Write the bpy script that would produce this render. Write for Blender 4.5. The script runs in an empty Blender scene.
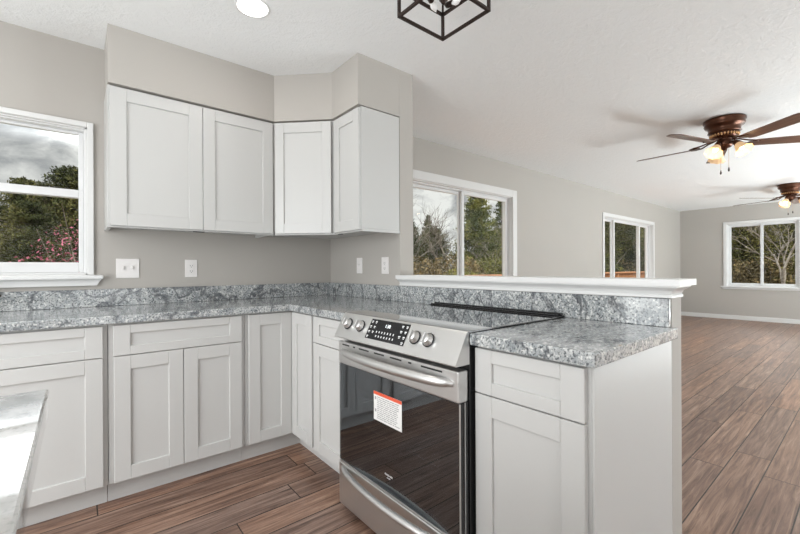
import bpy, bmesh, math, random
from mathutils import Vector, Matrix
S = bpy.context.scene
COL = S.collection
PI = math.pi
R = math.radians

# ------------------------------------------------------------------ camera
cam_d = bpy.data.cameras.new('camera'); cam = bpy.data.objects.new('camera', cam_d); COL.objects.link(cam)
yaw, roll = 0.687, -0.0049
F_ = Vector((math.sin(yaw), math.cos(yaw), 0)); R_ = Vector((math.cos(yaw), -math.sin(yaw), 0)); U_ = Vector((0, 0, 1))
r_ = math.cos(roll) * R_ + math.sin(roll) * U_
u_ = -math.sin(roll) * R_ + math.cos(roll) * U_
m = Matrix((r_, u_, -F_)).transposed().to_4x4()
m.translation = Vector((-1.6447, -2.9105, 1.1279))
cam.matrix_world = m
cam_d.sensor_width = 36; cam_d.lens = 391.4658 / 800 * 36
cam_d.shift_x = 1.28 / 800; cam_d.shift_y = 1.69 / 800
cam_d.clip_start = 0.02; cam_d.clip_end = 300
S.camera = cam

# ------------------------------------------------------------------ exposure
S.view_settings.view_transform = 'Standard'; S.view_settings.look = 'None'
S.view_settings.exposure = 0.05; S.view_settings.gamma = 1.0
S.view_settings.use_curve_mapping = False

# ------------------------------------------------------------------ world: broken cloud, brighter overhead
W = bpy.data.worlds.new('overcast_sky'); S.world = W; W.use_nodes = True
nt = W.node_tree; nt.nodes.clear()
def wn(t, **k):
    n = nt.nodes.new(t)
    for a, b in k.items(): setattr(n, a, b)
    return n
tc = wn('ShaderNodeTexCoord'); mp = wn('ShaderNodeMapping'); mp.inputs['Scale'].default_value = (1.0, 1.0, 2.0)
nt.links.new(tc.outputs['Generated'], mp.inputs[0])
nz = wn('ShaderNodeTexNoise'); nz.inputs['Scale'].default_value = 4.6; nz.inputs['Detail'].default_value = 8; nz.inputs['Roughness'].default_value = .6
nz.inputs['Distortion'].default_value = .4
nt.links.new(mp.outputs[0], nz.inputs['Vector'])
cr = wn('ShaderNodeValToRGB'); e = cr.color_ramp
e.elements[0].position = .36; e.elements[0].color = (.19, .195, .21, 1)
e.elements[1].position = .62; e.elements[1].color = (.88, .87, .86, 1)
q = e.elements.new(.5); q.color = (.42, .425, .44, 1)
nt.links.new(nz.outputs['Fac'], cr.inputs[0])
sx = wn('ShaderNodeSeparateXYZ'); nt.links.new(tc.outputs['Generated'], sx.inputs[0])
mr = wn('ShaderNodeMapRange'); mr.inputs['From Min'].default_value = .225; mr.inputs['From Max'].default_value = .285
mr.inputs['To Min'].default_value = 1.0; mr.inputs['To Max'].default_value = 5.5
mr.interpolation_type = 'SMOOTHSTEP'
nt.links.new(sx.outputs['Z'], mr.inputs['Value'])
bg = wn('ShaderNodeBackground'); nt.links.new(cr.outputs[0], bg.inputs['Color']); nt.links.new(mr.outputs[0], bg.inputs['Strength'])
wo = wn('ShaderNodeOutputWorld'); nt.links.new(bg.outputs[0], wo.inputs[0])

# ------------------------------------------------------------------ large lights: fill lamps added at unseen openings, plus a floor uplight
def area(name, loc, rot, sx_, sy_, power, col=(1, 1, 1)):
    d = bpy.data.lights.new(name, 'AREA'); d.shape = 'RECTANGLE'; d.size = sx_; d.size_y = sy_; d.energy = power; d.color = col
    o = bpy.data.objects.new(name, d); COL.objects.link(o); o.location = loc; o.rotation_euler = rot
    return o
area('daylight_patio_kitchen', (-1.9, -6.12, 1.0), (R(80), 0, 0), 2.4, 1.8, 22, (.95, .98, 1))  # added fill, standing in for daylight from behind
area('daylight_patio_living', (5.6, -6.12, 1.2), (R(110), 0, 0), 4.6, 2.2, 60, (.92, .975, 1))
area('daylight_window_left', (-3.52, -2.15, 1.25), (R(88), 0, R(-90)), 2.4, 1.7, 86, (.94, .98, 1))  # added side fill at an unseen opening
area('daylight_terrace_bounce', (6.1, -5.5, .04), (R(180), 0, 0), 6.2, 1.1, 590, (.85, .96, 1))  # added uplight inside the room, brightens the ceiling like sunlit floor bounce
sun_d = bpy.data.lights.new('hazy_sun', 'SUN'); sun_d.energy = 2.6; sun_d.angle = R(3); sun_d.color = (1, .90, .74)
sun = bpy.data.objects.new('hazy_sun', sun_d); COL.objects.link(sun); sun.rotation_euler = (R(46), 0, R(-28))

# ------------------------------------------------------------------ materials
def mat(name, col=(.5, .5, .5), rough=.5, metal=0, **kw):
    M = bpy.data.materials.new(name); M.use_nodes = True
    b = M.node_tree.nodes['Principled BSDF']
    b.inputs['Base Color'].default_value = (*col, 1); b.inputs['Roughness'].default_value = rough; b.inputs['Metallic'].default_value = metal
    for k, v in kw.items():
        b.inputs[k.replace('_', ' ')].default_value = v
    return M
class N:
    def __init__(s, M): s.M = M; s.t = M.node_tree; s.b = s.t.nodes.get('Principled BSDF')
    def n(s, t, ins=None, **k):
        x = s.t.nodes.new(t)
        for a, b in k.items(): setattr(x, a, b)
        for a, b in (ins or {}).items():
            if hasattr(b, 'is_linked') or isinstance(b, bpy.types.NodeSocket): s.t.links.new(b, x.inputs[a])
            else: x.inputs[a].default_value = b
        return x
    def pos(s, scale=(1, 1, 1), rot=(0, 0, 0)):
        g = s.n('ShaderNodeNewGeometry')
        return s.n('ShaderNodeMapping', {0: g.outputs['Position'], 'Scale': scale, 'Rotation': rot}).outputs[0]
    def noise(s, v, sc, det=4, ro=.55, dist=0):
        return s.n('ShaderNodeTexNoise', {'Vector': v, 'Scale': sc, 'Detail': det, 'Roughness': ro, 'Distortion': dist}).outputs['Fac']
    def ramp(s, f, *st):
        x = s.n('ShaderNodeValToRGB', {0: f}); el = x.color_ramp.elements
        while len(el) < len(st): el.new(.5)
        for E_, (p, c) in zip(el, st):
            E_.position = p; E_.color = (*c, 1) if len(c) == 3 else c
        return x.outputs[0]
    def mix(s, f, a, b, bt='MIX'):
        x = s.n('ShaderNodeMix', data_type='RGBA', blend_type=bt)
        for i, v in ((0, f), (6, a), (7, b)):
            if isinstance(v, bpy.types.NodeSocket): s.t.links.new(v, x.inputs[i])
            elif isinstance(v, tuple): x.inputs[i].default_value = (*v, 1)
            else: x.inputs[i].default_value = v
        return x.outputs[2]
    def bump(s, h, st=.2, d=.01):
        x = s.n('ShaderNodeBump', {'Height': h, 'Strength': st, 'Distance': d}); s.t.links.new(x.outputs[0], s.b.inputs['Normal'])
    def col(s, c): s.t.links.new(c, s.b.inputs['Base Color'])

def paint(name, col, rough, bs=.08, sc=60, var=.03):
    M = mat(name, col, rough); n = N(M); p = n.pos()
    n.col(n.mix(n.noise(p, 1.3, 2), tuple(c * (1 - var) for c in col), tuple(c * (1 + var) for c in col)))
    n.bump(n.noise(p, sc, 3), bs, .004)
    return M
WALL = paint('greige_wall_paint', (.455, .428, .395), .7, .06, 90)
CEIL = mat('textured_ceiling_paint', (.87, .875, .87), .85); _n = N(CEIL); _p = _n.pos()
_n.bump(_n.mix(.6, _n.ramp(_n.noise(_p, 22, 5, .6, .6), (.42, (0, 0, 0)), (.62, (1, 1, 1))), _n.noise(_p, 90, 3)), .4, .010)
TRIM = paint('white_trim_paint', (.73, .725, .715), .32, .02, 40, .01)
CABW = paint('white_cabinet_paint', (.55, .545, .53), .36, .015, 70, .012)
VINYL = mat('white_window_vinyl', (.74, .74, .74), .35)
PLATE = mat('white_plastic', (.80, .77, .75), .3)
DARK = mat('black_slot', (.012, .012, .012), .5)

GRAN = mat('polished_grey_granite', (.5, .5, .5), .09); n = N(GRAN); p = n.pos()
warp = n.n('ShaderNodeTexNoise', {'Vector': p, 'Scale': 3.0, 'Detail': 3}).outputs['Color']
p2 = n.n('ShaderNodeVectorMath', {0: p, 1: n.n('ShaderNodeVectorMath', {0: warp, 3: .22}, operation='SCALE').outputs[0]}, operation='ADD').outputs[0]
pst = n.n('ShaderNodeMapping', {0: p2, 'Rotation': (.5, .4, .6), 'Scale': (1, 2.6, 1.4)}).outputs[0]
cloud = n.ramp(n.noise(pst, 13, 7, .75), (.30, (.16, .18, .195)), (.46, (.33, .35, .355)), (.58, (.46, .47, .465)), (.72, (.62, .62, .61)))
fleck = n.ramp(n.noise(p, 125, 3, .6), (.39, (1, 1, 1)), (.49, (0, 0, 0)))
c1 = n.mix(n.n('ShaderNodeMath', {0: n.n('ShaderNodeRGBToBW', {0: fleck}).outputs[0], 1: .85}, operation='MULTIPLY').outputs[0], cloud, (.055, .06, .068))
wf = n.ramp(n.noise(p, 85, 2, .5), (.56, (0, 0, 0)), (.66, (.8, .8, .8)))
c2 = n.mix(n.n('ShaderNodeRGBToBW', {0: wf}).outputs[0], c1, (.74, .74, .72))
vn = n.noise(pst, 2.6, 4, .5)
vein = n.ramp(vn, (.475, (0, 0, 0)), (.497, (.75, .75, .75)), (.503, (.75, .75, .75)), (.522, (0, 0, 0)))
n.col(n.mix(n.n('ShaderNodeRGBToBW', {0: vein}).outputs[0], c2, (.06, .065, .075)))
n.b.inputs['IOR'].default_value = 1.6
GRAN2 = mat('mirror_polished_island_stone', (.6, .6, .58), .05); n = N(GRAN2); p = n.pos()
n.col(n.mix(n.n('ShaderNodeRGBToBW', {0: n.ramp(n.noise(p, 80, 3), (.36, (.6,) * 3), (.46, (0, 0, 0)))}).outputs[0], n.ramp(n.noise(p, 14, 6, .65), (.3, (.33, .33, .32)), (.5, (.46, .455, .44)), (.7, (.56, .55, .53))), (.25, .25, .25)))
n.b.inputs['IOR'].default_value = 2.0; n.b.inputs['Coat Weight'].default_value = 1; n.b.inputs['Coat IOR'].default_value = 2.0; n.b.inputs['Coat Roughness'].default_value = .03

FLOOR = mat('brown_wood_plank', (.2, .12, .09), .3); n = N(FLOOR); p = n.pos()
pf = n.n('ShaderNodeMapping', {0: p, 'Location': (0, .010, 0)}).outputs[0]; sf = n.n('ShaderNodeSeparateXYZ', {0: pf})
rowi = n.n('ShaderNodeMath', {0: n.n('ShaderNodeMath', {0: sf.outputs['Y'], 1: .157}, operation='DIVIDE').outputs[0]}, operation='FLOOR').outputs[0]
xo = n.n('ShaderNodeMath', {0: n.n('ShaderNodeTexWhiteNoise', {'W': rowi}, noise_dimensions='1D').outputs['Value'], 1: 1.22, 2: sf.outputs['X']}, operation='MULTIPLY_ADD').outputs[0]
pf = n.n('ShaderNodeCombineXYZ', {0: xo, 1: sf.outputs['Y'], 2: 0.0}).outputs[0]
br = n.n('ShaderNodeTexBrick', {'Vector': pf, 'Color1': (0, 0, 0, 1), 'Color2': (1, 1, 1, 1), 'Mortar': (.5, .5, .5, 1), 'Scale': 1.0, 'Mortar Size': .0028,
        'Mortar Smooth': .1, 'Bias': 0.0, 'Brick Width': 1.22, 'Row Height': .157}, offset=0.0, offset_frequency=2, squash=1.0)
tone = n.n('ShaderNodeRGBToBW', {0: br.outputs['Color']}).outputs[0]
pg = n.n('ShaderNodeMapping', {0: p, 'Scale': (1.1, 20, 1)}).outputs[0]
off = n.n('ShaderNodeVectorMath', {0: pg, 1: n.n('ShaderNodeCombineXYZ', {0: n.n('ShaderNodeMath', {0: tone, 1: 37.0}, operation='MULTIPLY').outputs[0], 2: tone}).outputs[0]}, operation='ADD').outputs[0]
g1 = n.noise(off, 2.2, 8, .68, .7)
base = n.ramp(g1, (.29, (.055, .031, .024)), (.42, (.16, .096, .071)), (.55, (.27, .176, .132)), (.74, (.46, .34, .265)))
tint = n.ramp(tone, (0, (.76, .73, .72)), (.25, (1.06, .97, .90)), (.5, (.86, .87, .90)), (.75, (1.02, 1.0, .98)), (1, (1.20, 1.06, .94)))
cc = n.mix(1.0, base, tint, 'MULTIPLY')
n.col(n.mix(br.outputs['Fac'], cc, (.022, .013, .009)))
n.t.links.new(n.ramp(g1, (.3, (.30,) * 3), (.7, (.42,) * 3)), n.b.inputs['Roughness'])
n.bump(n.mix(br.outputs['Fac'], n.mix(.2, (.5, .5, .5), g1 and n.ramp(g1, (.3, (0, 0, 0)), (.7, (1, 1, 1)))), (0, 0, 0)), .25, .003)

STEEL = mat('brushed_stainless_steel', (.66, .655, .645), .38, 1.0); n = N(STEEL)
gn = n.noise(n.pos((300, 2, 300)), 1.0, 2)
n.t.links.new(n.ramp(gn, (.3, (.33,) * 3), (.7, (.45,) * 3)), n.b.inputs['Roughness'])
BLKGLASS = mat('black_ceramic_glass', (.012, .012, .013), .04, 0, IOR=2.5, Coat_Weight=1.0, Coat_IOR=2.2)
DISP = mat('black_display_glass', (.01, .01, .011), .18, 0, IOR=1.35)
BLKENAMEL = mat('black_enamel', (.014, .014, .015), .25)
CHROME = mat('chrome', (.8, .8, .8), .12, 1.0)
ORB = mat('dark_bronze_metal', (.05, .035, .03), .35, .8)
BRONZE = mat('copper_bronze_metal', (.085, .033, .017), .28, .7)
GOLDB = mat('antique_gold_filigree', (.62, .36, .17), .3, .9)
BLADE = mat('walnut_fan_blade', (.16, .085, .055), .3); n = N(BLADE)
tcn = n.n('ShaderNodeTexCoord'); mpn = n.n('ShaderNodeMapping', {0: tcn.outputs['Object'], 'Scale': (3, 40, 3)})
n.col(n.ramp(n.noise(mpn.outputs[0], 2, 5), (.3, (.075, .036, .024)), (.7, (.20, .11, .072))))
STICKER = mat('white_sticker_paper', (.78, .77, .75), .5)
RED = mat('red_orange_print', (.70, .10, .045), .5)
INK = mat('grey_print', (.33, .33, .33), .5)
LEGEND = mat('white_legend_print', (.75, .75, .75), .4)
def emis(name, col, st, base=(.8, .8, .8)):
    M = mat(name, base, .4); b = M.node_tree.nodes['Principled BSDF']
    b.inputs['Emission Color'].default_value = (*col, 1); b.inputs['Emission Strength'].default_value = st
    return M
LENS = emis('lit_lens', (1, .97, .92), 6)
CLOCK = emis('clock_digits', (.85, .95, 1), 1.2)
SHADE = emis('amber_glass_shade', (1, .60, .30), .34, (.80, .60, .38))
BULB = emis('lit_bulb', (1, .80, .5), 3)
CLEARB = emis('clear_bulb_glass', (1, .93, .85), .12, (.9, .9, .9))
WOODRAIL = paint('cedar_deck_stain', (.42, .19, .085), .6, .1, 40, .2)

def clear_glass(name, tint, ior, fmax=1.0, gcol=(1, 1, 1)):
    M = bpy.data.materials.new(name); M.use_nodes = True; t = M.node_tree; t.nodes.clear()
    tr = t.nodes.new('ShaderNodeBsdfTransparent'); tr.inputs[0].default_value = (*tint, 1)
    gl = t.nodes.new('ShaderNodeBsdfGlossy'); gl.inputs['Roughness'].default_value = .01; gl.inputs[0].default_value = (*gcol, 1)
    lw = t.nodes.new('ShaderNodeLayerWeight'); lw.inputs[0].default_value = .5
    pw = t.nodes.new('ShaderNodeMath'); pw.operation = 'POWER'; pw.inputs[1].default_value = 5; t.links.new(lw.outputs['Facing'], pw.inputs[0])
    fr = t.nodes.new('ShaderNodeMath'); fr.operation = 'MULTIPLY_ADD'; fr.inputs[1].default_value = fmax - ior; fr.inputs[2].default_value = ior; t.links.new(pw.outputs[0], fr.inputs[0])
    mx = t.nodes.new('ShaderNodeMixShader'); ou = t.nodes.new('ShaderNodeOutputMaterial')
    t.links.new(fr.outputs[0], mx.inputs[0]); t.links.new(tr.outputs[0], mx.inputs[1]); t.links.new(gl.outputs[0], mx.inputs[2]); t.links.new(mx.outputs[0], ou.inputs[0])
    return M
PANE = clear_glass('window_glass', (.95, .965, .95), .004, .22)
OVENG = clear_glass('smoked_oven_glass', (.5, .5, .5), .17, 1.0, (.86, .93, 1.0))

def leafmat(name, c1_, c2_, c3_, sc=1.2):
    M = mat(name, c1_, .7); n = N(M)
    oi = n.n('ShaderNodeObjectInfo'); f = n.noise(n.pos(), sc, 4, .7)
    f2 = n.n('ShaderNodeMath', {0: f, 1: n.n('ShaderNodeMath', {0: oi.outputs['Random'], 1: .16}, operation='MULTIPLY').outputs[0]}, operation='ADD').outputs[0]
    n.col(n.ramp(f2, (.38, c1_), (.55, c2_), (.72, c3_)))
    n.b.inputs['Specular IOR Level'].default_value = .2
    return M
CEDAR = leafmat('cedar_needles', (.014, .020, .008), (.05, .058, .018), (.17, .155, .055))
PINE = leafmat('pine_needles', (.02, .03, .011), (.07, .085, .025), (.25, .24, .07))
BRUSH = leafmat('dry_brush_leaves', (.032, .026, .014), (.085, .068, .036), (.22, .16, .075), 2)
OLIVE = leafmat('olive_bush_leaves', (.03, .036, .01), (.09, .095, .026), (.22, .20, .06), 2)
PINK = leafmat('pink_blossom', (.22, .05, .085), (.42, .13, .19), (.62, .30, .36), 4)
BARK = leafmat('grey_bark', (.07, .055, .045), (.16, .135, .11), (.30, .27, .24), 5)
GROUND = leafmat('leaf_litter', (.06, .05, .02), (.12, .10, .04), (.20, .15, .07), 1.5)

# ------------------------------------------------------------------ mesh helpers
class MB:
    def __init__(s): s.b = bmesh.new()
    def box(s, x0, x1, y0, y1, z0, z1, bev=0, seg=1, M=None):
        vs = [s.b.verts.new((x, y, z)) for x in (min(x0, x1), max(x0, x1)) for y in (min(y0, y1), max(y0, y1)) for z in (min(z0, z1), max(z0, z1))]
        fs = [s.b.faces.new([vs[i] for i in f]) for f in ((0, 1, 3, 2), (4, 6, 7, 5), (0, 4, 5, 1), (2, 3, 7, 6), (0, 2, 6, 4), (1, 5, 7, 3))]
        if M is not None: bmesh.ops.transform(s.b, matrix=M, verts=vs)
        if bev:
            es = {e for f in fs for e in f.edges}
            bmesh.ops.bevel(s.b, geom=list(es), offset=bev, segments=seg, profile=.5, affect='EDGES')
        return s
    def prism(s, pts, lo, hi, axis='z', bev=0):
        def v(a, b_, c): return {'z': (a, b_, c), 'y': (a, c, b_), 'x': (c, a, b_)}[axis]
        A = [s.b.verts.new(v(a, b_, lo)) for a, b_ in pts]; B = [s.b.verts.new(v(a, b_, hi)) for a, b_ in pts]
        fs = [s.b.faces.new(A), s.b.faces.new(B)]
        k = len(pts)
        for i in range(k): fs.append(s.b.faces.new([A[i], A[(i + 1) % k], B[(i + 1) % k], B[i]]))
        bmesh.ops.recalc_face_normals(s.b, faces=fs)
        if bev: bmesh.ops.bevel(s.b, geom=list({e for f in fs for e in f.edges}), offset=bev, segments=2, profile=.5, affect='EDGES')
        return s
    def tube(s, pts, rad, seg=10, cap=True, flat=None):
        pts = [Vector(p) for p in pts]
        rads = rad if isinstance(rad, (list, tuple)) else [rad] * len(pts)
        rings = []; up = Vector((0, 0, 1))
        for i, p in enumerate(pts):
            d = (pts[min(i + 1, len(pts) - 1)] - pts[max(i - 1, 0)]).normalized()
            a = d.cross(up)
            if a.length < 1e-3: a = d.cross(Vector((1, 0, 0)))
            a.normalize(); c = a.cross(d).normalized()
            fa = flat or (1, 1)
            rings.append([s.b.verts.new(p + rads[i] * (a * math.cos(2 * PI * k / seg) * fa[0] + c * math.sin(2 * PI * k / seg) * fa[1])) for k in range(seg)])
        for r0, r1 in zip(rings, rings[1:]):
            for k in range(seg):
                f = s.b.faces.new([r0[k], r0[(k + 1) % seg], r1[(k + 1) % seg], r1[k]]); f.smooth = True
        if cap and seg > 2: s.b.faces.new(rings[0][::-1]); s.b.faces.new(rings[-1])
        return s
    def lathe(s, prof, seg=32, M=None, closed=False, wave=None):
        rings = []
        for r0, z in prof:
            ring = []
            for k in range(seg):
                a = 2 * PI * k / seg; rr = r0
                if wave: rr = r0 * (1 + wave[0] * max(0, (z - wave[2]) / (wave[3] - wave[2])) * math.cos(wave[1] * a))
                v = Vector((rr * math.cos(a), rr * math.sin(a), z))
                ring.append(s.b.verts.new(M @ v if M is not None else v))
            rings.append(ring)
        for r0, r1 in zip(rings, rings[1:]):
            for k in range(seg):
                f = s.b.faces.new([r0[k], r0[(k + 1) % seg], r1[(k + 1) % seg], r1[k]]); f.smooth = True
        if closed: s.b.faces.new(rings[0][::-1]); s.b.faces.new(rings[-1])
        return s
    def quad(s, *pts):
        s.b.faces.new([s.b.verts.new(p) for p in pts]); return s
    def build(s, name, M, parent=None, recalc=True):
        if recalc: bmesh.ops.recalc_face_normals(s.b, faces=s.b.faces[:])
        me = bpy.data.meshes.new(name); s.b.to_mesh(me); s.b.free()
        me.materials.append(M)
        o = bpy.data.objects.new(name, me); COL.objects.link(o)
        if parent is not None: o.parent = parent
        return o
def tag(o, label=None, cat=None, group=None, kind=None):
    for k, v in (('label', label), ('category', cat), ('group', group), ('kind', kind)):
        if v: o[k] = v
    return o
def thing(name, loc, rz, label, cat, group=None):
    o = bpy.data.objects.new(name, None); COL.objects.link(o); o.location = loc; o.rotation_euler = (0, 0, rz); o.empty_display_size = .1
    return tag(o, label, cat, group)
def struct(o, label=None, cat=None): return tag(o, label, cat, kind='structure')
def copy_tree(o, parent=None):
    c = o.copy(); COL.objects.link(c)
    if parent is not None: c.parent = parent
    for ch in list(o.children): copy_tree(ch, c)
    return c
def text(name, s, size, M, parent, mat_, ext=.0004):
    cu = bpy.data.curves.new(name, 'FONT'); cu.body = s; cu.size = size; cu.extrude = ext; cu.align_x = 'CENTER'; cu.align_y = 'CENTER'
    t = bpy.data.objects.new(name, cu); COL.objects.link(t)
    bpy.context.view_layer.update()
    me = bpy.data.meshes.new_from_object(t.evaluated_get(bpy.context.evaluated_depsgraph_get()))
    bpy.data.objects.remove(t); bpy.data.curves.remove(cu)
    me.transform(M); me.materials.clear(); me.materials.append(mat_)
    o = bpy.data.objects.new(name, me); COL.objects.link(o)
    if parent is not None: o.parent = parent
    return o

# ------------------------------------------------------------------ structure
CZ = 2.44; XL, XR, YF = -3.6, 9.288, -6.2; YE = -.922
struct(MB().box(XL - .15, XR + .15, YF - .15, .15, -.12, 0).build('floor', FLOOR), 'brown wood plank floor running from kitchen into living room', 'floor')
struct(MB().box(XL - .15, XR + .15, YF - .15, .15, CZ, CZ + .12).build('ceiling', CEIL), 'white knockdown textured ceiling', 'ceiling')

def wall(name, a0, a1, z0, z1, t0, t1, ops, axis, label):
    mb = MB(); A = sorted({a0, a1, *[o[0] for o in ops], *[o[1] for o in ops]}); Z = sorted({z0, z1, *[o[2] for o in ops], *[o[3] for o in ops]})
    for i in range(len(A) - 1):
        for j in range(len(Z) - 1):
            ca, cz = (A[i] + A[i + 1]) / 2, (Z[j] + Z[j + 1]) / 2
            if any(o[0] < ca < o[1] and o[2] < cz < o[3] for o in ops): continue
            if axis == 'x': mb.box(A[i], A[i + 1], t0, t1, Z[j], Z[j + 1])
            else: mb.box(t0, t1, A[i], A[i + 1], Z[j], Z[j + 1])
    bmesh.ops.remove_doubles(mb.b, verts=mb.b.verts[:], dist=1e-5)
    # drop the faces two cells share
    seen = {}
    for f in mb.b.faces: seen.setdefault(tuple(sorted(v.index for v in f.verts)), []).append(f)
    mb.b.verts.index_update(); seen = {}
    for f in mb.b.faces: seen.setdefault(tuple(sorted(v.index for v in f.verts)), []).append(f)
    bmesh.ops.delete(mb.b, geom=[f for l in seen.values() if len(l) > 1 for f in l], context='FACES')
    return struct(mb.build(name, WALL), label, 'wall')
W1 = (-2.50, -1.60, 1.10, 1.955); W2 = (.85, 2.59, .80, 2.02); W3 = (5.22, 7.50, .75, 2.00); W4 = (-1.96, -.85, .715, 2.05)
wall('wall_back', XL - .15, XR + .15, 0, CZ, 0, .15, [W1, W2, W3], 'x', 'greige exterior wall with the kitchen window and two living room windows')
wall('wall_right', YF, 0, 0, CZ, XR, XR + .15, [W4], 'y', 'far greige living room wall with one slider window')
wall('wall_left', YF, 0, 0, CZ, XL - .15, XL, [(-3.4, -.9, .4, 2.3)], 'y', 'greige wall left of the kitchen')
wall('wall_front', XL - .15, XR + .15, 0, CZ, YF - .15, YF, [(-2.9, .5, .05, 2.3), (3.0, 8.0, .05, 2.3)], 'x', 'greige wall behind the camera with patio openings')
struct(MB().box(0, .115, YE, -.001, .001, CZ - .001).build('wall_corner', WALL), 'short greige stub wall beside the upper cabinets', 'wall')
struct(MB().box(0, .106, -2.446, YE - .0005, .001, 1.055).build('wall_half', WALL), 'greige half wall behind the range under the white ledge', 'wall')
D = .326
struct(MB().prism([(-.0005, -.0005), (-1.517, -.0005), (-1.517, -D), (-.61, -D), (-D, -.61), (-D, YE), (-.0005, YE)], 2.130, CZ - .0005).build('wall_soffit', WALL), 'greige soffit above the upper cabinets', 'soffit')

# white ledge capping the half wall: slab, crown and bead
led = MB()
prof = [(0, 1.018), (.012, 1.018), (.012, 1.026), (.008, 1.030), (.014, 1.042), (.026, 1.052), (.032, 1.056), (.032, 1.062), (.045, 1.062), (.045, 1.0855), (0, 1.0855)]
yA, yB = YE - .004, -2.438
rings = []
for off_, z in prof:
    rings.append([led.b.verts.new(q) for q in ((-off_, yA, z), (-off_, yB - off_, z), (.106 + off_, yB - off_, z), (.106 + off_, yA, z))])
for r0, r1 in zip(rings, rings[1:]):
    for k in range(3): led.b.faces.new([r0[k], r0[k + 1], r1[k + 1], r1[k]])
led.b.faces.new(rings[-1])
for k in (0, 3):
    led.b.faces.new([r[k] for r in rings] if k else [r[k] for r in rings[::-1]])
struct(led.build('trim_1', TRIM), 'white moulded ledge capping the half wall', 'ledge')
def base_profile(name, x0, x1, y0, y1):
    return struct(MB().box(x0, x1, y0, y1, .001, .092, .004).build(name, TRIM), 'white baseboard', 'baseboard')
base_profile('baseboard_back', .12, XR - .001, -.014, -.0005)
base_profile('baseboard_right', XR - .014, XR - .0005, YF + .01, -.016)
base_profile('baseboard_half', .1155, .129, -2.45, -.02)

# windows (built facing -y: local x right, y depth into wall)
def window(name, loc, rz, w, z0, z1, cas, cas_t, lites, label, stool=True, hung=False, frame_y=.045, fw=.022):
    t = struct(thing(name, loc, rz, label, 'window'))
    h = w / 2
    c = MB()
    for a, b in ((-h - cas, -h), (h, h + cas)): c.box(a, b, -cas_t, -.0005, z0, z1 + cas, .003)
    c.box(-h, h, -cas_t, -.0005, z1, z1 + cas, .003)
    c.build('casing', TRIM, t)
    j = MB()                                       # jamb lining
    j.box(-h, -h + .008, 0, frame_y, z0, z1); j.box(h - .008, h, 0, frame_y, z0, z1); j.box(-h, h, 0, frame_y, z1 - .008, z1); j.box(-h, h, 0, frame_y, z0, z0 + .008)
    j.build('jamb', TRIM, t)
    f = MB(); y0, y1 = frame_y, frame_y + .075
    f.box(-h, -h + fw, y0, y1, z0, z1, .002); f.box(h - fw, h, y0, y1, z0, z1, .002); f.box(-h + fw, h - fw, y0, y1, z1 - fw, z1, .002); f.box(-h + fw, h - fw, y0, y1, z0, z0 + fw, .002)
    f.build('window_frame', VINYL, t)
    def sash(x0, x1, a0, a1, yy, sw, rb, rt):
        s = MB()
        s.box(x0, x0 + sw, yy, yy + .03, a0, a1, .003); s.box(x1 - sw, x1, yy, yy + .03, a0, a1, .003)
        s.box(x0 + sw, x1 - sw, yy, yy + .03, a0, a0 + rb, .003); s.box(x0 + sw, x1 - sw, yy, yy + .03, a1 - rt, a1, .003)
        so = s.build('sash', VINYL, t)
        MB().box(x0 + sw - .004, x1 - sw + .004, yy + .012, yy + .016, a0 + rb - .004, a1 - rt + .004).build('glass_pane', PANE, so)
        return so
    if hung:
        mid = hung
        sash(-h + fw, h - fw, mid - .022, z1 - fw, frame_y + .04, .024, .045, .016)
        lo = sash(-h + fw, h - fw, z0 + fw, mid + .022, frame_y + .006, .024, .058, .045)
        MB().box(-.03, .03, frame_y - .012, frame_y + .006, mid + .01, mid + .022, .003).build('sash_lock', VINYL, lo)
    else:
        xs = lites
        for i in range(len(xs) - 1):
            sash(xs[i] - (.012 if i else -fw), xs[i + 1] + (.012 if i < len(xs) - 2 else -fw), z0 + fw, z1 - fw, frame_y + (.006 if i % 2 else .040), .040, .045, .034)
    if stool:
        MB().box(-h - cas - .042, h + cas + .042, -.062, frame_y, z0 - .024, z0, .006, 2).build('sill', TRIM, t)
        MB().prism([(-h - cas - .034, z0 - .0245), (h + cas + .034, z0 - .0245), (h + cas + .012, z0 - .062), (-h - cas - .012, z0 - .062)], -.022, -.0005, 'y', .002).build('apron', TRIM, t)
    return t
window('window_1', (-2.05, 0, 0), 0, .90, 1.10, 1.955, .030, .020, None, 'white double-hung kitchen window above the sink counter', True, 1.572, .018, .015)
window('window_2', (1.72, 0, 0), 0, 1.74, .80, 2.02, .088, .020, [-.87, .0, .87], 'white two-lite slider window just past the stub wall', True)
window('window_3', (6.36, 0, 0), 0, 2.28, .75, 2.00, .06, .018, [-1.14, -.60, .60, 1.14], 'white three-lite window near the far corner of the living room', True)
window('window_4', (XR, -1.405, 0), -PI / 2, 1.11, .715, 2.05, .055, .018, [-.555, 0, .555], 'white two-lite window on the far living room wall', True)

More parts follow.
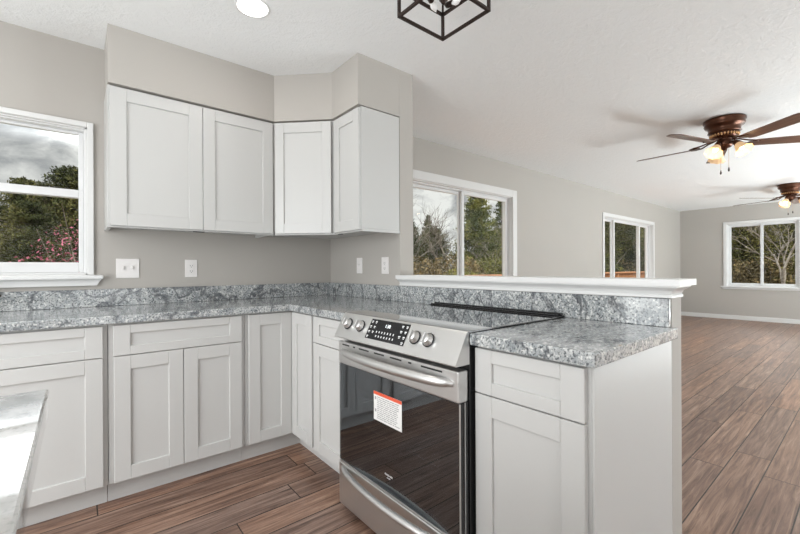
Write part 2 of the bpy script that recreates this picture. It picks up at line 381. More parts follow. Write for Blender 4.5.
# ------------------------------------------------------------------ cabinets (local: x right, -y front, wall at y=0)
def shaker(x0, x1, z0, z1, yf, st, rl, name, parent, t=.02, rec=.010):
    m = MB(); b = .0018
    m.box(x0, x0 + st, yf, yf + t, z0, z1, b); m.box(x1 - st, x1, yf, yf + t, z0, z1, b)
    m.box(x0 + st, x1 - st, yf, yf + t, z1 - rl, z1, b); m.box(x0 + st, x1 - st, yf, yf + t, z0, z0 + rl, b)
    m.box(x0 + st - .002, x1 - st + .002, yf + rec, yf + t - .001, z0 + rl - .002, z1 - rl + .002)
    return m.build(name, CABW, parent)
BD, BT = .608, .874
def carcass(t, w, end=False, end_x=None):
    MB().box(.0004, w - .0004, -BD, -.003, .114, BT, .0015).build('carcass', CABW, t)
    k = MB().box(.0003, w - .0003, -.535, -.515, .001, .1135)
    k.build('toe_kick', CABW, t)
def base_cab(loc, rz, w, cols, label, drawer_split=None, lm=.02, rm=.02):
    t = thing('base_cabinet', loc, rz, label, 'cabinet', 'base cabinets')
    carcass(t, w)
    x0, x1 = lm, w - rm
    for a, b in (drawer_split or [(x0, x1)]):
        shaker(a, b, .7205, .8655, -BD - .0205, .066, .042, 'drawer', t)
    for a, b in cols: shaker(a, b, .120, .7165, -BD - .0205, .066, .066, 'door', t)
    return t
mid = .315
base_cab((-1.535, 0, 0), 0, .63, [(.021, mid - .0015), (mid + .0015, .609)], 'white shaker base cabinet with one wide drawer over a pair of doors')
base_cab((-2.451, 0, 0), 0, .914, [(.02, .4505), (.4535, .896)], 'white shaker sink base cabinet under the kitchen window, left edge of the photo', [(.02, .4505), (.4535, .896)])
base_cab((0, -.907, 0), -PI / 2, .388, [(.008, .38)], 'narrow white shaker base cabinet with drawer, between the corner cabinet and the range', None, .008, .008)
t = base_cab((0, -2.063, 0), -PI / 2, .377, [(.004, .366)], 'white shaker base cabinet at the open peninsula end, right of the range', None, .004, .011)
MB().box(.3775, .3835, -BD - .0015, -.003, .001, BT, .001).build('end_panel', CABW, t)
# corner base: an L with two meeting doors
t = thing('corner_base_cabinet', (0, 0, 0), 0, 'white corner base cabinet with two tall narrow shaker panels meeting in the inside corner', 'cabinet', 'base cabinets')
MB().prism([(-.003, -.003), (-.9035, -.003), (-.9035, -BD), (-BD, -BD), (-BD, -.9055), (-.003, -.9055)], .114, BT).build('carcass', CABW, t)
MB().prism([(-.9035, -.535), (-.535, -.535), (-.535, -.9055), (-.515, -.9055), (-.515, -.515), (-.9035, -.515)], .001, .1135).build('toe_kick', CABW, t)
shaker(-.887, -BD - .0207, .120, .8655, -BD - .0205, .066, .066, 'door', t)
d2 = shaker(BD + .0207, .892, .120, .8655, -BD - .0205, .066, .066, 'door', t); d2.rotation_euler = (0, 0, -PI / 2)

# upper cabinets
UB, UT, UD = 1.372, 2.124, .304
def upper_body(t, pts):
    m = MB().prism(pts, UB + .012, UT, bev=0)
    m.build('carcass', CABW, t)
    inner = MB().prism(pts, UB, UB + .0115); inner.build('bottom_rail', CABW, t)
t = thing('upper_cabinet', (-1.520, 0, UB), 0, 'wide white two-door shaker wall cabinet hung right of the kitchen window', 'cabinet', 'upper cabinets'); t2 = t
def shift(o, v):
    o.data.transform(Matrix.Translation(v))
w = .908
ob = MB().box(.0, w, -UD, -.003, .006, UT - UB, .0015).build('carcass', CABW, t)
l = MB(); l.box(0, .018, -UD, -.003, -.012, .0058); l.box(w - .018, w, -UD, -.003, -.012, .0058); l.box(.018, w - .018, -UD, -UD + .02, -.012, .0058); l.build('bottom_rail', CABW, t)
shaker(.010, .4645, -.004, .742, -UD - .0205, .075, .068, 'door', t); shaker(.4675, .900, -.004, .742, -UD - .0205, .068, .068, 'door', t)
tag(MB().box(.415, .478, -UD - .001, -UD + .012, -.0165, -.0125, .001).build('door_bumper_strip', DARK, t), 'small dark strip under the cabinet')
t = thing('corner_upper_cabinet', (0, 0, UB), 0, 'white wall cabinet with one diagonal shaker door across the inside corner', 'cabinet', 'upper cabinets')
MB().prism([(-.003, -.003), (-.6105, -.003), (-.6105, -UD), (-UD, -.6095), (-.003, -.6095)], .006, UT - UB).build('carcass', CABW, t)
MB().prism([(-.60, -UD - .003), (-UD - .003, -.60), (-UD + .013, -.60), (-.60, -UD + .013)], -.012, .0058).build('bottom_rail', CABW, t)
L = math.hypot(.284, .284)
dd = shaker(.012, L - .002, -.004, .742, -.0205, .062, .068, 'door', t); dd.location = (-.606 - .0, -UD - .010, 0); dd.rotation_euler = (0, 0, -PI / 4)
t = thing('upper_cabinet', (0, -.6115, UB), -PI / 2, 'narrow single-door white wall cabinet on the stub wall, right end of the uppers', 'cabinet', 'upper cabinets')
MB().box(0, .3095, -UD, -.003, .006, UT - UB, .0015).build('carcass', CABW, t)
l = MB(); l.box(.2915, .3095, -UD, -.003, -.012, .0058); l.box(0, .2915, -UD, -UD + .02, -.012, .0058); l.build('bottom_rail', CABW, t)
shaker(.016, .306, -.004, .742, -UD - .0205, .062, .068, 'door', t)
tag(MB().box(.03, .075, -UD - .001, -UD + .012, -.0165, -.0125, .001).build('door_bumper_strip', DARK, t), 'small dark strip under the cabinet')

# ------------------------------------------------------------------ countertops
CT0, CT1 = .8755, .914
t = thing('countertop', (0, 0, 0), 0, 'grey mottled granite L-shaped countertop from the window wall to the range', 'countertop', 'granite countertops')
MB().prism([(XL + .002, -.002), (XL + .002, -.648), (-.648, -.648), (-.648, -1.294), (-.002, -1.294), (-.002, -.002)], CT0, CT1, bev=.004).build('worktop', GRAN, t)
bs = MB().box(XL + .002, -.0225, -.022, -.002, CT1 + .0002, 1.016, .002); bs.box(-.022, -.002, -1.845, -.002, CT1 + .0002, 1.016, .002)
bs.build('backsplash', GRAN, t)
t = thing('countertop', (0, 0, 0), 0, 'short granite countertop at the end of the peninsula, right of the range', 'countertop', 'granite countertops')
MB().box(-.648, -.002, -2.466, -2.0605, CT0, CT1, .004, 2).build('worktop', GRAN, t)
MB().box(-.022, -.002, -2.444, -1.846, CT1 + .0002, 1.0165, .002).build('backsplash', GRAN, t)

# island
t = thing('kitchen_island', (-2.25, -2.9, 0), 0, 'pale polished stone kitchen island with mirror-like window reflection at the lower left', 'kitchen island')
MB().box(-.565, .565, -.95, .94, CT0, CT1, .004, 2).build('worktop', GRAN2, t)
MB().box(-.50, .50, -.90, .86, .114, CT0 - .0005).build('carcass', CABW, t)
MB().box(-.44, .44, -.84, .80, .001, .1135).build('toe_kick', CABW, t)
for k in range(3):
    dpt = shaker(-.86 + .58 * k, -.86 + .58 * k + .57, .125, .865, -.521, .066, .066, 'door', t); dpt.rotation_euler = (0, 0, PI / 2)
for k in range(2):
    dpt = shaker(-.49 + .49 * k, -.49 + .49 * k + .485, .125, .865, -.881, .066, .066, 'door', t); dpt.rotation_euler = (0, 0, PI)

# faucet at the frame's left edge
t = thing('faucet', (-2.06, -.115, CT1), 0, 'chrome kitchen faucet with side lever at the window sink, cut by the left edge', 'faucet')
MB().lathe([(.028, .0005), (.028, .006), (.02, .02), (.017, .05), (.017, .10)], 20, closed=True).build('base', CHROME, t)
pts = [(0, 0, .1)] + [(0, -.085 + .085 * math.cos(a), .26 + .085 * math.sin(a)) for a in [k * PI / 10 for k in range(0, 11)]] + [(0, -.17, .20)]
MB().tube(pts, .0115, 12).build('spout', CHROME, t)
MB().tube([(.012, 0, .075), (.04, 0, .085), (.075, -.004, .090), (.118, -.006, .088)], [.012, .011, .008, .006], 10).build('lever_handle', ORB, t)

# wall plates
def plate(loc, rz, w, h, kind, label, cat):
    t = thing('light_switch' if kind != 'outlet' else 'outlet', loc, rz, label, cat, 'wall plates')
    MB().box(-w / 2, w / 2, -.006, -.0008, -h / 2, h / 2, .0025, 2).build('cover_plate', PLATE, t)
    if kind == 'outlet':
        MB().box(-.017, .017, -.0085, -.006, -.034, .034, .002).build('receptacle', PLATE, t)
        s = MB()
        for dz in (-.018, .018):
            s.box(-.0075, -.0055, -.0092, -.0084, dz - .004, dz + .005); s.box(.0055, .0075, -.0092, -.0084, dz - .004, dz + .005); s.box(-.002, .002, -.0092, -.0084, dz - .0115, dz - .0075)
        s.build('socket_slots', DARK, t)
    else:
        for dx in ([-.023, .023] if kind == 'double' else [0]):
            MB().box(dx - .0055, dx + .0055, -.017, -.006, -.004, .014, .002).build('toggle', PLATE, t)
            MB().box(dx - .008, dx + .008, -.0072, -.0058, -.016, .016, .0005).build('toggle_collar', PLATE, t)
plate((-1.407, 0, 1.138), 0, .118, .118, 'double', 'white double switch plate on the wall beside the kitchen window', 'light switch')
plate((-1.057, 0, 1.137), 0, .074, .116, 'outlet', 'white outlet plate under the two-door upper cabinet', 'outlet')
plate((0, -.445, 1.152), -PI / 2, .074, .118, 'single', 'white single switch plate on the stub wall, nearer the inside corner', 'light switch')
plate((0, -.762, 1.150), -PI / 2, .080, .116, 'outlet', 'white outlet plate on the stub wall, nearer the wall end', 'outlet')

# ------------------------------------------------------------------ range (world coordinates, front faces -x)
ya, yb = -1.2975, -2.0575; yc = (ya + yb) / 2
t = thing('range', (0, 0, 0), 0, 'stainless steel slide-in electric range with black glass oven door set into the peninsula', 'range')
b = MB()                                            # oven shell with an open front
b.box(-.645, -.04, ya - .012, ya, .03, .905); b.box(-.645, -.04, yb, yb + .012, .03, .905)
b.box(-.06, -.04, ya - .012, yb + .012, .03, .905); b.box(-.645, -.06, ya - .012, yb + .012, .03, .24); b.box(-.645, -.06, ya - .012, yb + .012, .70, .905)
b.box(-.645, -.06, ya - .012, ya - .08, .24, .70); b.box(-.645, -.06, yb + .012, yb + .08, .24, .70)
body = b.build('body', BLKENAMEL, t)
k = MB()
for z in (.40, .54):
    k.tube([(-.625, ya - .085, z), (-.625, yb + .085, z)], .0035, 6); k.tube([(-.09, ya - .085, z), (-.09, yb + .085, z)], .0035, 6)
    k.tube([(-.36, ya - .085, z - .004), (-.36, yb + .085, z - .004)], .003, 6)
    for i in range(17):
        yy = ya - .10 - (abs(yb - ya) - .20) * i / 16
        k.tube([(-.625, yy, z + .003), (-.09, yy, z + .003)], .0022, 5)
k.build('oven_rack', CHROME, t)
MB().box(-.615, -.59, ya - .02, yb + .02, .002, .0295).build('kick_plate', BLKENAMEL, t)
MB().box(-.652, -.085, ya + .004, yb - .002, .9147, .9215, .0015).build('cooktop', BLKGLASS, t)
v = MB()
v.box(-.088, -.026, ya + .012, yb - .004, .9147, .9235, .002); v.box(-.080, -.066, ya + .010, yb + .0, .9236, .9300, .003); v.box(-.050, -.030, ya + .010, yb + .0, .9236, .9345, .003)
for i in range(9): v.box(-.066, -.05, ya - .08 * i - .03, ya - .08 * i - .036, .9236, .929)
v.build('rear_vent_trim', BLKENAMEL, t)
# sloped control panel
A0, B0 = Vector((-.712, 0, .811)), Vector((-.657, 0, .914))
cp = MB().prism([(-.712, .811), (-.714, .815), (-.659, .914), (-.653, .9195), (-.648, .9212), (-.63, .9212), (-.63, .9148), (-.6457, .9146), (-.6457, .811)], yb - .001, ya + .001, 'y').build('control_panel', STEEL, t)
nrm = Vector((-(.914 - .815), 0, (.659 - .714) * -1)); nrm = Vector((-.099, 0, .055)).normalized(); upv = Vector((.055, 0, .099)).normalized(); rt = Vector((0, -1, 0))
def onp(y, z, h=0):                                 # point on the slope at height z
    f = (z - .815) / .099
    return Vector((-.714 + .055 * f, y, z)) + nrm * h
def slab(mb, y0, y1, z0, z1, h0, h1):
    P = [onp(y, z, h) for h in (h0, h1) for y, z in ((y0, z0), (y1, z0), (y1, z1), (y0, z1))]
    vs = [mb.b.verts.new(p) for p in P]
    for f in ((0, 3, 2, 1), (4, 5, 6, 7), (0, 1, 5, 4), (1, 2, 6, 5), (2, 3, 7, 6), (3, 0, 4, 7)): mb.b.faces.new([vs[i] for i in f])
    return mb
disp = slab(MB(), -1.532, -1.783, .836, .9125, .0004, .0016).build('display_panel', DISP, t)
def face_matrix(y, z, h):
    M = Matrix((rt, upv, nrm)).transposed().to_4x4(); M.translation = onp(y, z, h); return M
text('clock_digits', '1:38', .020, face_matrix(-1.655, .892, .0018), disp, CLOCK, .0002)
def marks(y, z, w, h):
    slab(MB(), y - w / 2, y + w / 2, z - h / 2, z + h / 2, .0017, .0021).build('button_legend', LEGEND, disp)
for i in range(4):
    for dy in (0, .026):
        if i == 3 and dy: continue
        marks(-1.545 - dy, .903 - .019 * i, .012, .0035); marks(-1.545 - dy, .898 - .019 * i, .007, .003)
        marks(-1.772 + dy, .903 - .019 * i, .012, .0035); marks(-1.772 + dy, .898 - .019 * i, .008, .003)
for i in range(7):
    marks(-1.596 - .0185 * i, .866, .005, .0075); marks(-1.602 - .0185 * i, .850, .0055, .007)
def knob(y, z):
    prof = [(.021, 0), (.0225, .002), (.0225, .006), (.0185, .008), (.0178, .022), (.0165, .0245), (0.0001, .0248)]
    M = face_matrix(y, z, .0005)
    ko = MB().lathe(prof, 28, M).build('knob', STEEL, t)
    MB().lathe([(.0262, 0), (.0262, .004), (.0226, .0045)], 28, M).build('bezel', BLKENAMEL, ko)
    MB().box(-.0055, .0055, -.0185, .0185, .022, .036, .002, 2, M=M).build('grip', STEEL, ko)
    return ko
for y, z in ((-1.372, .875), (-1.472, .875), (-1.832, .873), (-1.903, .873)): knob(y, z)
for y, z in ((-1.372, .875), (-1.472, .875), (-1.832, .873), (-1.903, .873)):
    for a in range(9):
        an = R(-130 + 260 * a / 8); c = face_matrix(y, z, .0003) @ Vector((.0285 * math.sin(an), .0285 * math.cos(an), 0))
        M = face_matrix(y, z, .0003); M.translation = c; MB().box(-.0018, .0018, -.0012, .0012, 0, .0004, M=M).build('dial_mark', INK, cp)
# oven door: one thing part with sub parts
dr = MB().box(-.694, -.648, ya - .003, yb + .003, .688, .792, .005, 3).build('oven_door', STEEL, t)
f = MB()
f.box(-.684, -.648, ya - .004, ya - .10, .233, .6875); f.box(-.684, -.648, yb + .004, yb + .10, .233, .6875); f.box(-.684, -.648, ya - .10, yb + .10, .233, .36); f.box(-.684, -.648, ya - .10, yb + .10, .60, .6875)
f.build('door_frame', BLKENAMEL, dr)
MB().box(-.6905, -.6850, ya - .004, yb + .004, .236, .6875, .0012).build('oven_glass', OVENG, dr)
MB().box(-.6925, -.646, ya - .003, yb + .003, .2285, .2345, .001).build('door_bottom_trim', STEEL, dr)
e_ = MB(); e_.box(-.6925, -.688, yb + .0006, yb + .0035, .236, .687); e_.box(-.668, -.664, yb + .0006, yb + .0035, .236, .687); e_.build('door_edge_trim', STEEL, dr)
for a, bb in ((-1.338, -1.395), (-1.428, -1.443), (-1.475, -1.548), (-1.588, -1.655), (-1.695, -1.765), (-1.805, -1.822), (-1.875, -1.98)):
    MB().box(-.6952, -.6935, a, bb, .7755, .7815).build('vent_slot', DARK, dr)
def bow(z, out, y0, y1, r, nm, par, flat, zs=0, seg=16):
    pts = []
    for i in range(21):
        u = i / 20; sh = (math.sin(PI * u)) ** .55
        pts.append((-.688 - out * sh, y0 + (y1 - y0) * u, z - zs * sh))
    return MB().tube(pts, [r * (.55 if i in (0, 20) else .85 if i in (1, 19) else 1) for i in range(21)], seg, True, flat).build(nm, STEEL, par)
bow(.748, .046, ya - .028, yb + .028, .016, 'handle', dr, (1.0, 1.15))
st = MB().box(-.6913, -.6906, -1.580, -1.762, .503, .621).build('warning_sticker', STICKER, dr)
# sticker print stays on the sticker (one sub-part per colour, kept as siblings of the sticker under the door)
pr = MB(); pr.box(-.6917, -.69135, -1.580, -1.762, .608, .621); pr.build('sticker_heading_band', RED, dr)
ik = MB(); rnd = random.Random(5)
for i in range(12):
    z = .600 - .0078 * i; y = -1.604
    while y > -1.752:
        wd = rnd.uniform(.008, .03)
        if y - wd < -1.755: break
        ik.box(-.6917, -.69135, y, y - wd, z - .0016, z + .0016); y -= wd + .004
for z in (.594, .543):
    ik.box(-.6917, -.69135, -1.588, -1.598, z - .006, z + .006)
ik.build('sticker_print', INK, dr)
text('brand_lettering', 'FRIGIDAIRE', .0098, Matrix(((0, 0, -1, -.6909), (-1, 0, 0, -1.678), (0, 1, 0, .3035), (0, 0, 0, 1))), dr, LEGEND, .0003)
text('brand_lettering', 'GALLERY', .0058, Matrix(((0, 0, -1, -.6909), (-1, 0, 0, -1.678), (0, 1, 0, .2925), (0, 0, 0, 1))), dr, LEGEND, .0003)
dw = MB().box(-.694, -.646, ya - .003, yb + .003, .030, .2255, .005, 3).build('storage_drawer', STEEL, t)
bow(.205, .050, ya - .028, yb + .028, .014, 'handle', dw, (1.0, 1.0), 0)

# ------------------------------------------------------------------ ceiling lights
t = thing('recessed_light', (-.963, -.938, CZ), 0, 'round white recessed ceiling light glowing above the upper cabinets', 'ceiling light', 'recessed lights')
MB().lathe([(.072, -.001), (.073, -.005), (.080, -.006), (.084, -.003), (.084, -.0005)], 40).build('trim_ring', TRIM, t)
MB().lathe([(.0719, -.003), (.03, -.0032), (.0002, -.0034)], 40).build('lens', LENS, t)
def spot_down(name, loc, p_, size=.14):
    d = bpy.data.lights.new(name, 'AREA'); d.shape = 'DISK'; d.size = size; d.energy = p_; d.color = (1, .95, .88)
    o = bpy.data.objects.new(name, d); COL.objects.link(o); o.location = loc; return o
sl = spot_down('lamp_recessed', (0, 0, -.012), 1.6); sl.parent = t
for i, (x, y) in enumerate(((-2.5, -.95), (-2.5, -3.6), (-.9, -4.0))):  # unseen copies of the can, added as extra light
    c = copy_tree(t); c.location = (x, y, CZ)
    c['label'] = ['round recessed ceiling light above the sink counter', 'round recessed ceiling light above the island', 'round recessed ceiling light behind the camera'][i]

# lantern
lx, ly = -.463, -1.772; hs = .131
t = thing('lantern_ceiling_light', (lx, ly, CZ), 0, 'black open square cage lantern light on the kitchen ceiling with candelabra bulbs', 'ceiling light')
zb, zt = -.250, -.138
m = MB(); bw = .0055
for z in (zb, zt):
    for s_ in (-1, 1):
        m.box(-hs - bw, hs + bw, s_ * hs - bw, s_ * hs + bw, z - bw, z + bw); m.box(s_ * hs - bw, s_ * hs + bw, -hs + bw, hs - bw, z - bw, z + bw)
for a in (-1, 1):
    for c in (-1, 1): m.box(a * hs - bw, a * hs + bw, c * hs - bw, c * hs + bw, zb + bw, zt - bw)
m.build('cage', ORB, t)
m = MB()
for a in (-1, 1):
    for c in (-1, 1): m.tube([(a * hs, c * hs, zt), (a * .03, c * .03, -.03)], .005, 8)
m.build('stay_rods', ORB, t)
MB().lathe([(.0002, -.030), (.06, -.028), (.072, -.012), (.072, -.0005)], 32).build('canopy', CHROME, t)
MB().lathe([(.0001, -.215), (.008, -.210), (.012, -.200), (.018, -.195), (.018, -.17), (.007, -.165), (.007, -.028)], 20).build('stem', ORB, t)
for az in (141, 261, 21):
    a = R(az); d = Vector((math.cos(a), math.sin(a), 0)); tx = Vector((math.cos(a - R(117)), math.sin(a - R(117)), -.28)).normalized()
    b0 = d * .058 + Vector((0, 0, -.180)) - tx * .012
    ar = MB().tube([Vector((0, 0, -.185)), d * .035 + Vector((0, 0, -.190)) - tx * .012, b0], .004, 8).build('arm', ORB, t)
    M = tx.to_track_quat('Z', 'Y').to_matrix().to_4x4(); M.translation = b0
    MB().lathe([(.0115, 0), (.0125, .004), (.0125, .034), (.010, .036)], 16, M, True).build('socket', ORB, ar)
    MB().lathe([(.006, .037), (.009, .045), (.0135, .056), (.013, .066), (.006, .082), (.0003, .092)], 16, M).build('bulb', CLEARB, ar)

# ceiling fans
def fan(loc, angs, rad, shades, label):
    t = thing('ceiling_fan', loc, 0, label, 'ceiling fan', 'ceiling fans')
    MB().lathe([(.130, -.0005), (.150, -.006), (.152, -.022), (.140, -.036), (.146, -.050), (.138, -.066), (.118, -.078), (.114, -.104), (.120, -.116), (.10, -.125)], 40).build('motor_housing', BRONZE, t)
    g = MB().lathe([(.098, -.125), (.102, -.132), (.085, -.165), (.06, -.178)], 40)
    g.build('lower_housing', BRONZE, t)
    fg = MB()
    for i in range(28):
        a = 2 * PI * i / 28; M = Matrix.Rotation(a, 4, 'Z') @ Matrix.Translation((.099, 0, -.147)) @ Matrix.Rotation(R(30), 4, 'Y')
        fg.lathe([(.001, -.014), (.007, -.008), (.008, 0), (.005, .010), (.001, .014)], 6, M)
    fg.build('filigree_band', GOLDB, t)
    for az in angs:
        a = R(az); Mz = Matrix.Rotation(a, 4, 'Z')
        br_ = MB()
        for sgn in (-1, 1):
            br_.tube([(.055, .012 * sgn, -.172), (.12, .022 * sgn, -.192), (.165, .040 * sgn, -.210), (.215, .044 * sgn, -.216), (.25, .020 * sgn, -.218)], .0065, 8)
        br_.box(.17, .255, -.035, .035, -.222, -.2175, .002)
        bo = br_.build('blade_iron', BRONZE, t); bo.rotation_euler = (0, 0, a)
        bl = MB(); n_ = 14; ptsU = []
        for i in range(n_ + 1):
            u = i / n_; x = .20 + (rad - .20) * u
            wd = .052 + .018 * u
            if u > .86: wd *= math.sqrt(max(0, 1 - ((u - .86) / .14) ** 2)) * .75 + .25
            if u < .06: wd *= .8 + .2 * u / .06
            ptsU.append((x, wd))
        poly = [(x, w_) for x, w_ in ptsU] + [(x, -w_) for x, w_ in ptsU[::-1]]
        bl.prism(poly, -.003, .003, 'z')
        bmesh.ops.transform(bl.b, matrix=Matrix.Translation((0, 0, -.222)) @ Matrix.Rotation(R(-11), 4, 'X'), verts=bl.b.verts[:])
        be = bl.build('blade', BLADE, t); be.rotation_euler = (0, 0, a)
    MB().lathe([(.055, -.178), (.05, -.190), (.062, -.20), (.062, -.235), (.045, -.252), (.018, -.262), (.010, -.275), (.0002, -.278)], 32).build('light_kit', BRONZE, t)
    for az in shades:
        a = R(az); d = Vector((math.cos(a), math.sin(a), 0))
        ar = MB().tube([d * .05 + Vector((0, 0, -.218)), d * .085 + Vector((0, 0, -.222)), d * .105 + Vector((0, 0, -.236))], [.009, .009, .012], 10).build('light_arm', BRONZE, t)
        ax = (d * .62 + Vector((0, 0, -.78))).normalized(); M = ax.to_track_quat('Z', 'Y').to_matrix().to_4x4(); M.translation = d * .098 + Vector((0, 0, -.232))
        MB().lathe([(.020, .0), (.024, .004), (.024, .03), (.020, .032)], 20, M, True).build('shade_holder', BRONZE, ar)
        so = MB().lathe([(.021, .028), (.030, .040), (.038, .062), (.045, .085), (.058, .108), (.066, .118)], 36, M, False, (.07, 9, .07, .118)).build('glass_shade', SHADE, ar)
        MB().lathe([(.009, .03), (.015, .05), (.021, .07), (.019, .085), (.010, .096), (.0004, .099)], 16, M).build('bulb', BULB, ar)
        ld = bpy.data.lights.new('fan_bulb', 'POINT'); ld.energy = .6; ld.color = (1, .68, .36); ld.shadow_soft_size = .03
        lo = bpy.data.objects.new('lamp_bulb', ld); COL.objects.link(lo); lo.location = M @ Vector((0, 0, .135)); lo.parent = t
    for dx, dy, ln in ((-.028, .02, .19), (.012, -.028, .165)):
        ch = MB().tube([(dx, dy, -.262), (dx, dy, -.262 - ln)], .0012, 5).build('pull_chain', GOLDB, t)
        MB().lathe([(.001, -.262 - ln), (.0045, -.268 - ln), (.007, -.288 - ln), (.006, -.298 - ln), (.001, -.302 - ln)], 12, Matrix.Translation((dx, dy, 0))).build('pull_fob', ORB, ch)
    return t
fan((2.80, -2.06, CZ), (90, 162, 234, 306, 18), .70, (166, -120, 30), 'bronze five-blade ceiling fan with lit amber glass shades, nearest the kitchen')
fan((7.10, -2.05, CZ), (141, 69, -3, -75, -147), .80, (165, -100, 30), 'bronze ceiling fan with lit amber glass shades at the far end of the living room')

# ------------------------------------------------------------------ outdoors
struct(MB().box(-40, 90, .16, 60, -.75, -.60).build('ground', GROUND), 'leaf-littered ground outside the windows', 'ground')
struct(MB().box(XR + .16, 90, -40, .155, -.75, -.60).build('ground_side', GROUND), 'leaf-littered ground beyond the far wall', 'ground')
def leaf(mb, p, s, rnd):
    a = Vector((rnd.gauss(0, 1), rnd.gauss(0, 1), rnd.gauss(0, 1))).normalized(); b_ = a.cross(Vector((rnd.gauss(0, 1), rnd.gauss(0, 1), rnd.gauss(0, 1)))).normalized()
    a *= s; b_ *= s * .38
    mb.quad(p - a, p - b_, p + a, p + b_)
def conifer_meshes(seed, h, w, nl, ls, bottom=.04, pw=.8):
    rnd = random.Random(seed); f = MB(); tr = MB().tube([(0, 0, 0), (.05, .02, h * .5), (0, 0, h * .97)], [.04 * h * .35, .03 * h * .3, .01], 7)
    nb = max(40, nl // 45)
    for i in range(nb):
        u = bottom + (1 - bottom) * (i + rnd.random()) / nb; az = rnd.uniform(0, 2 * PI)
        ln = w * ((1 - u) ** pw * .93 + .06) * rnd.uniform(.6, 1.12); rise = rnd.uniform(-.05, .45) * ln
        base_ = Vector((0, 0, h * u)); tip = base_ + Vector((math.cos(az) * ln, math.sin(az) * ln, rise))
        tr.tube([base_, tip], [.012, .004], 3, False)
        for k in range(nl // nb):
            s_ = rnd.random() ** .6; p = base_.lerp(tip, s_) + Vector((rnd.gauss(0, .09), rnd.gauss(0, .09), rnd.gauss(0, .08))) * ln * .9
            leaf(f, p, ls * rnd.uniform(.6, 1.3), rnd)
    return f, tr
def bare_mesh(seed, h):
    rnd = random.Random(seed); tr = MB()
    def grow(p, d, L_, r, lev):
        q = p + d * L_; mid_ = p.lerp(q, .5) + Vector((rnd.gauss(0, 1), rnd.gauss(0, 1), rnd.gauss(0, .5))) * L_ * .05
        tr.tube([p, mid_, q], [r, r * .85, r * .68], 5 if lev < 2 else 3, False)
        if lev >= 5: return
        for k in range(3 if lev < 4 else 2):
            nd = (d + Vector((rnd.gauss(0, .5), rnd.gauss(0, .5), rnd.gauss(.12, .3)))).normalized()
            grow(p.lerp(q, rnd.uniform(.55, 1)), nd, L_ * rnd.uniform(.6, .82), r * .6, lev + 1)
    grow(Vector((0, 0, 0)), Vector((0, 0, 1)), h * .34, h * .012, 0)
    return tr
def bush_mesh(seed, h, w, nl, ls, tw=1.0):
    rnd = random.Random(seed); f = MB(); tr = MB()
    for i in range(26):
        az = rnd.uniform(0, 2 * PI); rr = w * rnd.uniform(.2, .95); tp = Vector((math.cos(az) * rr, math.sin(az) * rr, h * rnd.uniform(.5, 1.05)))
        tr.tube([(tp.x * .1, tp.y * .1, 0), tp * .6 + Vector((0, 0, .1 * h)), tp], [.018 * tw, .012 * tw, .004 * tw], 4, False)
    for k in range(nl):
        az = rnd.uniform(0, 2 * PI); rr = w * math.sqrt(rnd.random()); z = h * rnd.random() ** .8 * math.sqrt(max(.03, 1 - (rr / w) ** 2))
        leaf(f, Vector((math.cos(az) * rr, math.sin(az) * rr, z)), ls * rnd.uniform(.6, 1.3), rnd)
    return f, tr
PROTO = {}
def plant(kind, maker, name, x, y, s, rz, label, cat, fm, group=None, tm=None):
    t = thing(name, (x, y, -.60), rz, label, cat, group); t.scale = (s, s, s)
    if kind not in PROTO:
        r = maker()
        f, tr = r if isinstance(r, tuple) else (None, r)
        PROTO[kind] = (f.build('foliage', fm, None, False).data if f else None, tr.build('trunk', BARK, None, False).data)
        for o in [o for o in COL.objects if o.parent is None and o.type == 'MESH' and o.data in PROTO[kind] and o.name.split('.')[0] in ('foliage', 'trunk')]: bpy.data.objects.remove(o)
    fd, td = PROTO[kind]
    o = bpy.data.objects.new('trunk', td); COL.objects.link(o); o.parent = t
    if fd:
        o = bpy.data.objects.new('foliage', fd); COL.objects.link(o); o.parent = t
    return t
mk = {'cedar': lambda: conifer_meshes(1, 4.2, 1.7, 34000, .042, .02, .55), 'pine': lambda: conifer_meshes(2, 7.0, 2.1, 26000, .075, .03, .75), 'spire': lambda: conifer_meshes(3, 5.0, 1.25, 14000, .07, .02, .9),
      'bare': lambda: bare_mesh(4, 6.0), 'brush': lambda: bush_mesh(5, 2.2, 1.6, 6000, .07), 'olive': lambda: bush_mesh(6, 2.4, 1.5, 7000, .07), 'pink': lambda: bush_mesh(7, 1.5, .75, 9000, .013, .45)}
FM = {'cedar': CEDAR, 'pine': PINE, 'spire': CEDAR, 'bare': None, 'brush': BRUSH, 'olive': OLIVE, 'pink': PINK}
NM = {'cedar': ('cedar_tree', 'tree'), 'pine': ('pine_tree', 'tree'), 'spire': ('cedar_tree', 'tree'), 'bare': ('bare_tree', 'tree'), 'brush': ('brush_bush', 'bush'), 'olive': ('leafy_bush', 'bush'), 'pink': ('redbud_shrub', 'shrub')}
GP = {'cedar': 'evergreens outside', 'pine': 'evergreens outside', 'spire': 'evergreens outside', 'bare': 'bare trees outside', 'brush': 'bushes outside', 'olive': 'bushes outside', 'pink': None}
DESC = {'cedar': 'broad dark evergreen', 'pine': 'tall green pine', 'spire': 'narrow pointed evergreen', 'bare': 'leafless grey branching tree', 'brush': 'dry brown bush', 'olive': 'olive green bush', 'pink': 'pink flowering redbud shrub'}
rz_ = random.Random(11)
def P(kind, x, y, s, where):
    plant(kind, mk[kind], NM[kind][0], x, y, s, rz_.uniform(0, 6.28), DESC[kind] + ' ' + where, NM[kind][1], FM[kind], GP[kind])
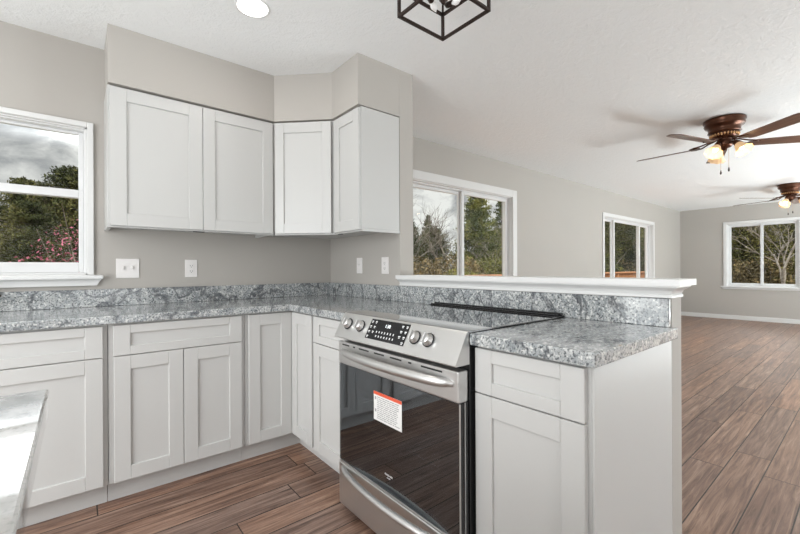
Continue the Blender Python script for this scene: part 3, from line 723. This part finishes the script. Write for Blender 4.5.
# kitchen window
P('cedar', -4.1, 13.3, 1.07, 'seen at the left of the kitchen window'); P('cedar', -1.8, 12.6, 1.14, 'seen at the right of the kitchen window')
P('cedar', -3.0, 14.9, 1.12, 'behind the two others outside the kitchen window'); P('pink', -1.47, 3.4, 1.6, 'low at the right corner of the kitchen window')
P('cedar', -2.55, 10.2, .80, 'lower and in front of the others outside the kitchen window'); P('olive', -2.5, 4.3, .62, 'low in the kitchen window')
P('cedar', -5.2, 7.5, .95, 'beyond the left end of the house')
# slider window past the stub wall
P('spire', 10.2, 11.0, .80, 'rising in the left pane of the slider window past the stub wall'); P('spire', 12.6, 12.0, .90, 'in the middle of the slider window past the stub wall')
P('pine', 12.4, 8.6, .80, 'filling the right pane of the slider window past the stub wall'); P('pine', 15.3, 9.0, .85, 'at the right edge of the slider window past the stub wall')
P('bare', 8.4, 8.8, .85, 'at the left edge of the slider window past the stub wall'); P('bare', 10.6, 8.6, .80, 'beside the centre bar of the slider window past the stub wall')
P('bare', 12.0, 7.0, .68, 'before the pine in the right slider pane')
P('brush', 7.6, 7.4, 1.0, 'low in the left pane of the slider window'); P('brush', 9.6, 7.4, 1.05, 'low beside the centre bar of the slider window'); P('olive', 11.3, 6.8, .95, 'low in the right pane of the slider window'); P('olive', 8.6, 6.2, .75, 'nearest the deck in the left pane of the slider window')
P('cedar', 7.2, 11.5, .85, 'half hidden by the stub wall'); P('brush', 13.4, 7.6, 1.0, 'under the pine by the slider window edge')
P('cedar', 9.3, 9.9, .92, 'behind the brush in the left pane of the slider window'); P('cedar', 11.4, 10.4, .88, 'behind the bare tree by the slider window centre bar')
# three-lite window
P('cedar', 17.5, 7.6, 1.2, 'left of the three-lite window'); P('cedar', 20.3, 7.2, 1.35, 'in the left lite of the three-lite window'); P('pine', 22.5, 8.0, 1.0, 'in the middle lite of the three-lite window')
P('cedar', 24.4, 7.4, 1.4, 'in the right lite of the three-lite window'); P('pine', 27.2, 8.2, 1.1, 'behind the right lite of the three-lite window'); P('brush', 21.4, 6.0, 1.0, 'low in the three-lite window')
P('olive', 18.4, 6.0, 1.1, 'low at the left of the three-lite window'); P('pine', 30.5, 8.6, 1.1, 'last in the row beyond the three-lite window')
# far wall window
P('pine', 20.0, 1.6, .95, 'at the left edge of the far wall window'); P('cedar', 18.2, .3, 1.15, 'in the left pane of the far wall window'); P('cedar', 19.5, -1.2, 1.05, 'behind the bar of the far wall window')
P('bare', 15.5, -1.05, .80, 'in the right pane of the far wall window'); P('brush', 16.8, -.6, .95, 'low in the right pane of the far wall window'); P('brush', 16.4, .55, .95, 'low in the left pane of the far wall window')
P('cedar', 23.0, 3.6, 1.3, 'beyond the left of the far wall window'); P('pine', 24.0, -3.5, .85, 'beyond the right of the far wall window'); P('olive', 17.4, -1.9, 1.0, 'at the right edge of the far wall window')

# deck railing outside the living room windows
t = thing('deck_railing', (0, 0, 0), 0, 'orange-brown wooden deck railing outside the living room windows', 'railing')
MB().box(.6, 16.2, 1.95, 2.09, .955, .998, .004).build('top_rail', WOODRAIL, t)
MB().box(.6, 16.2, 2.0, 2.04, .06, .13, .004).build('bottom_rail', WOODRAIL, t)
for i in range(10):
    x = .65 + 1.7 * i; MB().box(x - .045, x + .045, 1.975, 2.065, -.60, .9545, .003).build('post', WOODRAIL, t)
bal = MB()
for i in range(139):
    x = .74 + .11 * i; bal.box(x - .016, x + .016, 2.002, 2.036, .1305, .9545)
o = bal.build('balusters', WOODRAIL, t); o['kind'] = 'stuff'
struct(MB().box(.55, 9.25, .16, 2.1, -.12, -.03).build('deck', WOODRAIL), 'wooden deck floor outside the living room windows', 'deck')
